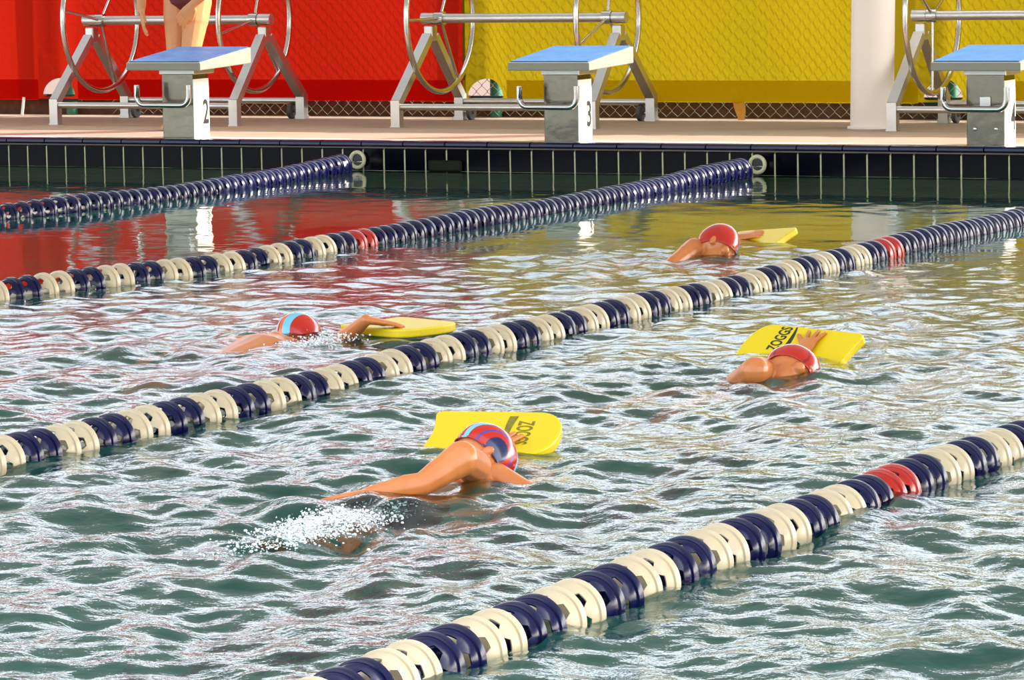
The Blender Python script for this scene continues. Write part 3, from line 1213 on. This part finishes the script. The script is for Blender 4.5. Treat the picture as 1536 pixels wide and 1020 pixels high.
def swim_cap(c, up, face, s, k, parent, low=-0.28, crest=0.0):
    """silicone cap over the skull: unit shell in its own frame (x across, y to the face, z to the crown)"""
    up = Vector(up).normalized()
    face = Vector(face)
    face = (face - up * face.dot(up)).normalized()
    lat = face.cross(up)
    cc = Vector(c) + up * .015 * s - face * .006 * s
    mb = MB()
    seg, rings = 40, 18
    V, Fs = [], []
    for i in range(rings + 1):
        for j in range(seg):
            ph = 2 * PI * j / seg
            # the edge dips behind the ears and rises over the brow
            zlow = low + 0.34 * math.sin(ph) + (0.05 * math.cos(2 * ph))
            z = zlow + (1 - zlow) * (1 - (1 - i / rings) ** 1.6)
            z = min(z, 0.9995)
            rr = math.sqrt(max(0, 1 - z * z))
            wob = 1 + 0.010 * math.sin(3 * ph + 5 * z)
            V.append((rr * math.cos(ph) * wob, rr * math.sin(ph) * wob, z + crest * max(0, z) ** 3))
    for i in range(rings):
        for j in range(seg):
            j2 = (j + 1) % seg
            Fs.append((i * seg + j, i * seg + j2, (i + 1) * seg + j2, (i + 1) * seg + j))
    Fs.append(tuple(rings * seg + j for j in range(seg)))
    mb.add(V, Fs, True)
    # rolled edge
    mb.tube([V[j] for j in range(seg)], 0.03, 6, closed=True)
    o = mb.build('swim_cap', cap_mat(k), parent)
    mw = Matrix((lat * .0755 * s, face * .0935 * s, up * .0895 * s)).transposed().to_4x4()
    mw.translation = cc
    o.matrix_world = mw
    return o


def torso(mb, pel, wai, che, neck, latp, latc, frp, frc, s, grow=0.0, lower_only=False):
    g = 1 + grow
    pel, wai, che, neck = Vector(pel), Vector(wai), Vector(che), Vector(neck)
    dn = (pel - wai).normalized()
    R = [(pel + dn * .085 * s, latp * .05 * s * g, frp * .05 * s * g),
         (pel + dn * .05 * s, latp * .10 * s * g, frp * .078 * s * g),
         (pel, latp * .118 * s * g, frp * .086 * s * g),
         (pel.lerp(wai, .5), latp * .112 * s * g, frp * .080 * s * g)]
    if not lower_only:
        R += [(wai, latp.lerp(latc, .4) * .102 * s, frp.lerp(frc, .4) * .073 * s),
              (wai.lerp(che, .5), latp.lerp(latc, .7) * .112 * s, frp.lerp(frc, .7) * .078 * s),
              (che, latc * .124 * s, frc * .082 * s),
              (che.lerp(neck, .5), latc * .122 * s, frc * .070 * s),
              (che.lerp(neck, .78), latc * .095 * s, frc * .052 * s),
              (neck, latc * .048 * s, frc * .044 * s)]
    mb.loft(R, 20)


def person(name, J, s, label, skin, voxel=0.005, ears=True, cap=None, suit=None, hair=False, suit_up=False, cap_low=-0.28, crest=0.0, show_eyes=True):
    mb = MB()
    latp = (Vector(J['hipR']) - Vector(J['hipL'])).normalized()
    latc = (Vector(J['shR']) - Vector(J['shL'])).normalized()
    ax = (Vector(J['neck']) - Vector(J['pelvis'])).normalized()
    frp = latp.cross(ax).normalized() * -1
    frc = latc.cross(ax).normalized() * -1
    torso(mb, J['pelvis'], J['waist'], J['chest'], J['neck'], latp, latc, frp, frc, s)
    hc = Vector(J['head'])
    up, face = Vector(J['up']).normalized(), Vector(J['face'])
    mb.capsule(J['neck'], hc - up * .05 * s, .046 * s, .043 * s)
    for q in ('shL', 'shR'):
        mb.capsule(Vector(J['neck']).lerp(Vector(J[q]), .35) , Vector(J[q]), .046 * s, .046 * s)
    head(mb, hc, up, face, s, ears)
    for q in 'LR':
        arm(mb, J['sh' + q], J['el' + q], J['wr' + q], s)
        h = J['hand' + q]
        hand(mb, J['wr' + q], h[0], h[1], s * 1.05, *h[2:])
        leg(mb, J['hip' + q], J['kn' + q], J['an' + q], J['toe' + q], s)
    o = remeshed(mb, name, skin, voxel, 2)
    tag(o, label, 'person')
    if cap is not None:
        swim_cap(hc, up, face, s, cap, o, cap_low, crest)
    if show_eyes:
        eyes(hc, up, face, s, o)
    if suit is not None:
        b = MB()
        if suit_up:
            torso(b, J['pelvis'], J['waist'], J['chest'], Vector(J['chest']).lerp(Vector(J['neck']), .4), latp * 1.05, latc * 1.05, frp * 1.06, frc * 1.06, s)
        else:
            torso(b, J['pelvis'], J['waist'], J['chest'], J['neck'], latp, latc, frp, frc, s, 0.06, True)
            for q in 'LR':
                hp, kn = Vector(J['hip' + q]), Vector(J['kn' + q])
                b.capsule(hp, hp + (kn - hp) * .42, .080 * s, .076 * s)
        remeshed(b, 'swimsuit' if suit_up else 'swim_trunks', suit, 0.006, 2, o)
    if hair:
        b = MB()
        fc = (face - up * face.dot(up)).normalized()
        lt = fc.cross(up)
        b.ball(hc + up * .022 * s - fc * .018 * s, (lt * .080 * s, fc * .088 * s, up * .086 * s), 20, 12)
        b.ball(hc - up * .04 * s - fc * .055 * s, (lt * .062 * s, fc * .045 * s, up * .085 * s), 16, 10)
        remeshed(b, 'hair', M['hair'], 0.006, 1, o)
    return o


V3 = Vector


def swimmer_pose(neck, fwd=V3((0, 1, 0)), roll=0.0, kick=0.06, sink=0.05, s=0.95):
    """prone body: everything behind the neck, lying along -fwd with the given roll about it"""
    f = fwd.normalized()
    z = V3((0, 0, 1))
    lat = f.cross(z).normalized()
    up = lat.cross(f)
    ca, sa = math.cos(roll), math.sin(roll)
    L, U = lat * ca + up * sa, up * ca - lat * sa       # roll > 0 lifts the right shoulder
    n = V3(neck)
    J = dict(neck=n, chest=n - f * .13 * s - z * sink * 0.5, waist=n - f * .31 * s - z * sink * .9, pelvis=n - f * .45 * s - z * sink)
    J['shL'] = n - f * .045 * s - L * .145 * s
    J['shR'] = n - f * .045 * s + L * .145 * s
    L2 = (L + lat * 1.2).normalized()
    for q, sg, k in (('L', -1, 1), ('R', 1, -1)):
        J['hip' + q] = J['pelvis'] - f * .04 * s + L2 * sg * .068 * s
        J['kn' + q] = J['hip' + q] - f * .34 * s + z * (-.03 + k * kick * .4)
        J['an' + q] = J['kn' + q] - f * .33 * s + z * (.02 + k * kick)
        J['toe' + q] = J['an' + q] - f * .15 * s + z * (-.02)
    J['_f'], J['_L'], J['_U'], J['_s'] = f, L, U, s
    return J


# ---- kickboards
def kickboard(corner, ldir, tilt, ltilt, L, W, label, far=False, flip=1, prt=None, mirror=False):
    """corner = rear corner on the near side; ldir = heading (deg) of the long axis; nose is at the +long end.
    tilt lifts the far long side, ltilt lifts the nose."""
    h = math.radians(ldir)
    l = V3((math.cos(h), math.sin(h), 0))
    w = V3((-math.sin(h), math.cos(h), 0)) * flip
    z = V3((0, 0, 1))
    w = (w * math.cos(math.radians(tilt)) + z * math.sin(math.radians(tilt))).normalized()
    l = (l * math.cos(math.radians(ltilt)) + z * math.sin(math.radians(ltilt)))
    l = (l - w * l.dot(w)).normalized()
    up = l.cross(w) * flip
    T = 0.030
    # outline in (l, w)
    out = []
    R = W / 2
    rc = 0.022
    def corner_arc(cx, cy, a0, a1):
        for k in range(5):
            a = math.radians(a0 + (a1 - a0) * k / 4)
            out.append((cx + rc * math.cos(a), cy + rc * math.sin(a)))
    corner_arc(rc, rc, 180, 270)
    nr = 0.66 * R                                       # nose depth
    for k in range(0, 25):
        a = -PI / 2 + PI * k / 24
        e = 0.9
        cx = abs(math.cos(a)) ** e
        sy = math.copysign(abs(math.sin(a)) ** e, math.sin(a))
        out.append((L - nr + nr * cx, R + R * sy * 0.97))
    corner_arc(rc, W - rc, 90, 180)
    # shallow hollow in the rear edge
    for k in range(1, 6):
        t = k / 6
        out.append((0.012 * math.sin(PI * t), W - rc - (W - 2 * rc) * t))
    bm = bmesh.new()
    vs_ = [bm.verts.new((x - L / 2, y - W / 2, 0)) for x, y in out]
    f_ = bm.faces.new(vs_)
    ext = bmesh.ops.extrude_face_region(bm, geom=[f_])
    for v in [e for e in ext['geom'] if isinstance(e, bmesh.types.BMVert)]:
        v.co.z -= T
    bmesh.ops.recalc_face_normals(bm, faces=bm.faces)
    rim = [e for e in bm.edges if abs(e.verts[0].co.z - e.verts[1].co.z) < 1e-6]
    bmesh.ops.bevel(bm, geom=rim, offset=0.006, segments=2, affect='EDGES', profile=0.5)
    b = MB()
    b.from_bm(bm)
    o = b.build('kickboard', M['board'])
    for p in o.data.polygons:
        p.use_smooth = False
    mw = Matrix((l, w * flip * flip, up)).transposed().to_4x4()
    mw.translation = V3(corner) + l * L / 2 + w * W / 2
    if flip < 0:
        # keep a right-handed frame: long axis, then up x long
        w2 = up.cross(l)
        mw = Matrix((l, w2, up)).transposed().to_4x4()
        mw.translation = V3(corner) + l * L / 2 + w * W / 2
    o.matrix_world = mw
    tag(o, label, 'kickboard', 'yellow kickboards')
    if prt:
        tm = text_mesh('ZOGGS', 0.062, 0.0016)
        # letters read across the board, tops towards the nose
        for v in tm.vertices:
            v.co = V3((v.co.y * prt.get('h', 1.0) + prt['x'], -v.co.x * prt.get('w', 1.0) + prt.get('y', 0.0), 0.0007))
        tm.materials.clear()
        tm.materials.append(prt['m'])
        inst('lettering', tm, o)
        # swoosh under the letters
        c = MB()
        N = 16
        V = []
        for k in range(N + 1):
            t = k / N
            y = 0.098 - 0.158 * t + prt.get('y', 0.0)
            x = prt['x'] - 0.030 - 0.008 * math.sin(PI * t * 0.9)
            th = 0.020 * (1 - t) ** 0.7 + 0.002
            V += [(x - th, y, 0.0007), (x + 0.003, y, 0.0007)]
        c.add(V, [(2 * k, 2 * k + 2, 2 * k + 3, 2 * k + 1) for k in range(N)])
        c.build('swoosh', prt['m'], o)
    return o


kb1 = kickboard(at(627, 679, -0.004), 14, 20, 0, 0.372, 0.255, 'yellow kickboard with worn dark lettering held by the nearest swimmer', prt=dict(x=0.080, m=M['print_worn'], w=0.66, y=-0.005))
kb2 = kickboard(at(507, 487, 0.030) , -27, 2, 1, 0.40, 0.27, 'flat yellow kickboard without print, swimmer\'s forearm resting on it, at left')
F3 = at(1298, 500, 0.085)
h3 = math.radians(163.7)
w3 = V3((math.sin(h3), -math.cos(h3), 0)) * math.cos(math.radians(36)) + V3((0, 0, math.sin(math.radians(36))))
kb3 = kickboard(F3 - w3 * 0.235, 163.7, 36, 3.5, 0.43, 0.235, 'yellow kickboard with black lettering and swoosh, tilted up at right', flip=-1, prt=dict(x=0.085, m=M['print'], w=0.54, y=-0.048))
F4 = at(1197, 340, 0.062)
h4 = math.radians(162)
w4 = V3((math.sin(h4), -math.cos(h4), 0)) * math.cos(math.radians(24)) + V3((0, 0, math.sin(math.radians(24))))
kb4 = kickboard(F4 - w4 * 0.25, 162, 24, -6, 0.40, 0.25, 'yellow kickboard of the farthest swimmer, half awash in front of his cap', flip=-1)

def on_board(px, py, o, off=0.0):
    """point on the top face of a kickboard"""
    mw = o.matrix_world
    nn = (mw.to_3x3() @ V3((0, 0, 1))).normalized()
    c = mw.translation + nn * off
    d = fw * F_PX + CR * (px - 768) + CU * (510 - py)
    return CAM + d * ((c - CAM).dot(nn) / d.dot(nn))


# ---- swimmer 1, nearest
n1 = at(722, 706, 0.005)
J = swimmer_pose(n1, V3((-0.02, 1, 0)), roll=math.radians(-22), s=0.98, sink=0.06)
J['chest'] = n1 + V3((.005, -.13, -.085))
J['waist'] = n1 + V3((.01, -.30, -.098))
J['pelvis'] = n1 + V3((.01, -.44, -.104))
for q, sg, dz in (('L', -1, .0), ('R', 1, -.10)):
    J['hip' + q] = J['pelvis'] + V3((sg * .066, -.04, .0))
    J['kn' + q] = J['hip' + q] + V3((sg * .03, -.22, -.22))
    J['an' + q] = J['kn' + q] + V3((0, -.26, .18 + dz))
    J['toe' + q] = J['an' + q] + V3((0, -.10, .07))
J['shL'] = at(692, 688, 0.085)
J['elL'] = at(634, 726, 0.030)
J['wrL'] = at(556, 741, 0.012)
J['handL'] = ((at(498, 748, 0.008) - at(556, 741, 0.012)), V3((-.3, 0, 1)), 3, 8, -1, 20)
J['shR'] = n1 + V3((.13, -.02, -.06))
hp = at(752, 668, 0.033)
J['wrR'] = on_board(741, 678, kb1, 0.016)
J['elR'] = J['wrR'].lerp(J['shR'], .5) + V3((.11, .02, -.05))
upn1 = kb1.matrix_world.to_3x3() @ V3((0, 0, 1))
J['handR'] = (on_board(762, 648, kb1, .010) - J['wrR'], upn1, 24, 5, 1, 55)
J['head'] = at(722, 690, 0.026)
J['up'] = V3((.50, .80, .18))
J['face'] = V3((.45, .0, -.9))
person('person', J, 0.98, 'swimmer nearest the camera, one arm trailing back, cap striped red, blue and navy', M['skin'], cap=0, suit=M['trunks'], voxel=0.0042)

# ---- swimmer 2, left behind the third rope
n2 = at(412, 516, -0.018)
J = swimmer_pose(n2, V3((0.10, 1, 0)), roll=math.radians(8), s=0.98, sink=0.10, kick=0.04)
J['chest'] = n2 - V3((.0, .14, .045))
J['waist'] = n2 - V3((.0, .32, .062))
J['pelvis'] = n2 - V3((.0, .46, .13))
for q, sg, dz in (('L', -1, .0), ('R', 1, -.08)):
    J['hip' + q] = J['pelvis'] + V3((sg * .066, -.04, -.02))
    J['kn' + q] = J['hip' + q] + V3((sg * .02, -.28, -.17))
    J['an' + q] = J['kn' + q] + V3((0, -.30, .10 + dz))
    J['toe' + q] = J['an' + q] + V3((0, -.12, .05))
J['elL'] = J['shL'] + V3((-.10, -.18, -.14))
J['wrL'] = J['elL'] + V3((.02, -.20, .04))
J['handL'] = (V3((0, -1, 0)), V3((0, 0, 1)), 4, 12, -1, 25)
J['shR'] = n2 + V3((.145, .01, -.05))
J['elR'] = at(508, 516, -0.03)
J['wrR'] = at(549, 480, 0.068)
J['handR'] = (at(600, 487, 0.046) - at(549, 480, 0.068), V3((0, 0, 1)), 5, 8, 1, 16)
J['head'] = at(447, 512, -0.028)
J['up'] = V3((.12, .75, .62))
J['face'] = V3((.35, .35, -.85))
person('person', J, 0.98, 'swimmer at left behind the long rope, back awash, orange and light blue cap', M['skin'], cap=1, suit=M['trunks'], voxel=0.0045)

# ---- swimmer 3, right, breathing to the side
n3 = at(1168, 560, -0.035)
J = swimmer_pose(n3, V3((0.02, 1, 0)), roll=math.radians(-25), s=0.95, sink=0.13)
J['shL'] = at(1133, 556, 0.032)
J['elL'] = at(1098, 577, -0.03)
J['wrL'] = J['elL'] + V3((.0, -.18, -.10))
J['handL'] = (V3((0, -1, -.3)), V3((-1, 0, .3)), 5, 12, -1, 25)
J['shR'] = n3 + V3((.13, .02, -.07))
J['wrR'] = on_board(1204, 532, kb3, 0.016)
J['elR'] = kb3.matrix_world @ V3((-.01, .215, -.010))
upn3 = kb3.matrix_world.to_3x3() @ V3((0, 0, 1))
J['handR'] = (on_board(1214, 509, kb3, .010) - J['wrR'], upn3, 27, 6, 1, 58)
J['head'] = at(1186, 556, 0.012)
J['up'] = V3((.35, .86, .34))
J['face'] = V3((.40, -.55, -.35))
person('person', J, 0.95, 'swimmer at right breathing sideways, red cap with grey stripe, hand on tilted board', M['skin'], cap=2, suit=M['trunks'], voxel=0.0045, cap_low=-0.40, show_eyes=False, ears=False)

# ---- swimmer 4, farthest
n4 = at(1058, 380, -0.04)
J = swimmer_pose(n4, V3((0.05, 1, 0)), roll=math.radians(-20), s=0.98, sink=0.16)
J['shL'] = at(1041, 373, 0.035)
J['elL'] = J['shL'] + V3((-.05, -.24, -.09))
J['wrL'] = J['elL'] + V3((.0, -.2, -.02))
J['handL'] = (V3((0, -1, 0)), V3((-1, 0, .3)), 5, 12, -1, 25)
J['shR'] = n4 + V3((.13, .03, -.07))
J['wrR'] = on_board(1104, 357, kb4, 0.016)
J['elR'] = J['wrR'].lerp(J['shR'], .5) + V3((.05, -.06, -.10))
upn4 = kb4.matrix_world.to_3x3() @ V3((0, 0, 1))
J['handR'] = (on_board(1129, 352, kb4, .010) - J['wrR'], upn4, 8, 22, 1, 25)
J['head'] = at(1077, 371, 0.038)
J['up'] = V3((.30, .62, .70))
J['face'] = V3((.62, -.25, -.55))
person('person', J, 0.98, 'farthest swimmer in plain red cap, shoulder and cap above the pale water', M['skin'], cap=3, suit=M['trunks'], voxel=0.005, cap_low=-0.36, crest=0.10, show_eyes=False)

# ---- standing person behind block 2
gx = at_y(283, 80, 0.95).x
base = V3((gx, 0.95, ZD))
S = 1.2


def pz(px, py, Y):
    return at_y(px, py, Y)


J = dict(pelvis=base + V3((0, .02, .74)), waist=base + V3((.01, .03, .90)), chest=base + V3((.01, .03, 1.06)), neck=base + V3((.01, .02, 1.23)))
J['hipL'] = pz(266, 1, .97)
J['hipR'] = pz(297, 1, .97)
J['knL'] = pz(264, 84, .95)
J['knR'] = pz(285, 86, .88)
J['anL'] = V3((J['knL'].x - .005, .98, ZD + .065))
J['anR'] = V3((J['knR'].x + .01, .97, ZD + .065))
J['toeL'] = J['anL'] + V3((-.02, -.15, -.045))
J['toeR'] = J['anR'] + V3((.02, -.15, -.045))
mid = (J['hipL'] + J['hipR']) / 2
J['pelvis'] = mid + V3((0, .0, .045))
J['waist'] = mid + V3((.0, .01, .22))
J['chest'] = mid + V3((.0, .01, .40))
J['neck'] = mid + V3((.0, .0, .60))
J['shL'] = mid + V3((-.185, .02, .52))
J['shR'] = mid + V3((.185, .02, .52))
J['wrL'] = pz(212, 14, .90)
J['elL'] = J['wrL'] + V3((-.03, .07, .25))
J['handL'] = (pz(216, 42, .88) - J['wrL'], V3((-.8, -.5, .1)), 6, 14, 1, 24)
J['wrR'] = pz(290, 6, .82)
J['elR'] = J['wrR'] + V3((.20, .04, .17))
J['handR'] = (pz(272, 30, .83) - J['wrR'], V3((.3, -.9, .2)), 4, 10, 1, 20)
J['head'] = mid + V3((.0, -.02, .77))
J['up'] = V3((0, -.1, 1))
J['face'] = V3((0.1, -1, 0))
person('person', J, S, 'person in a maroon swimsuit standing on the deck behind the block numbered 2', M['skin_stand'], suit=M['maroon'], suit_up=True, hair=True, voxel=0.006)

# ------------------------------------------------------------------ splash at the nearest swimmer's feet
rs = random.Random(3)
b = MB()
ctr = at(480, 792, 0.0)
for i in range(3800):
    t = rs.random()
    x = ctr.x + rs.gauss(0, .055)
    y = ctr.y + rs.gauss(0.02, .17)
    z = abs(rs.gauss(0, .020)) * math.exp(-((x - ctr.x) / .10) ** 2 - ((y - ctr.y) / .22) ** 2) - .002
    r = rs.choice((.0008, .001, .0013, .0016, .002, .0028)) * rs.uniform(.7, 1.3)
    b.ball((x, y, z), ((r * rs.uniform(.8, 1.8), 0, 0), (0, r, 0), (0, 0, r * rs.uniform(.7, 1.3))), 5, 4)
sp = b.build('splash', M['froth'])
tag(sp, 'white splash of droplets kicked up by the nearest swimmer\'s feet', 'splash', kind='stuff')

ctr2 = at(492, 512, 0.0)
b = MB()
for i in range(500):
    x, y = ctr2.x + rs.gauss(0, .045), ctr2.y + rs.gauss(-.03, .10)
    z = abs(rs.gauss(0, .014)) - .002
    r = rs.choice((.0012, .0018, .0025, .0035)) * rs.uniform(.7, 1.3)
    b.ball((x, y, z), ((r, 0, 0), (0, r, 0), (0, 0, r)), 5, 4)
tag(b.build('splash', M['froth']), 'small splash of droplets before the swimmer with the orange and light blue cap', 'splash', kind='stuff')


def scrap(px, py, w, h, material, label, name='cloth_scrap', cat='cloth scrap'):
    """crumpled strip caught in the wire below the windscreen"""
    c = at_y(px, py, FY - 0.02)
    b = MB()
    V = []
    for j in range(6):
        t = j / 5
        hw = w / 2 * (1 - 0.45 * t)
        for i in range(4):
            V.append(((i / 3 - .5) * 2 * hw + w * .25 * t, rs.uniform(-.008, .008), h * (.5 - t)))
    Fs = [(j * 4 + i, j * 4 + i + 1, (j + 1) * 4 + i + 1, (j + 1) * 4 + i) for j in range(5) for i in range(3)]
    b.add(V, Fs, True)
    o = b.build(name, material, None, c)
    tag(o, label, cat)
    return o


scrap(1108, 166, 0.085, 0.115, M['leaf_yellow'], 'yellow cloth scrap caught in the wire below the yellow fabric')
scrap(895, 158, 0.035, 0.06, M['float_red'], 'small orange-red tag hanging in the wire behind the middle block')
b = MB()
b.bar((0, 0, 0), (0.02, 0, 0.125), 0.016, 0.012)
o = b.build('stake', M['white_plate'], None, at_y(33, 172, 2.44) * 1.0)
o.location.z = ZD
tag(o, 'short white stake leaning at the fence foot, far left', 'stake')
b = MB()
V, Fs = [], []
for i in range(7):
    t = i / 6
    w = 0.018 * math.sin(PI * t) + 0.001
    V += [(-.03 + .06 * t, -w, .006 + .012 * t * t), (-.03 + .06 * t, w, .010 + .012 * t * t)]
Fs = [(2 * i, 2 * i + 2, 2 * i + 3, 2 * i + 1) for i in range(6)]
b.add(V, Fs, True)
c = at(240, 196, ZD)
o = b.build('dry_leaf', M['leaf_yellow'], None, (c.x, c.y, ZD + .001))
tag(o, 'dry orange leaf lying on the pink deck beside the block numbered 2', 'leaf')
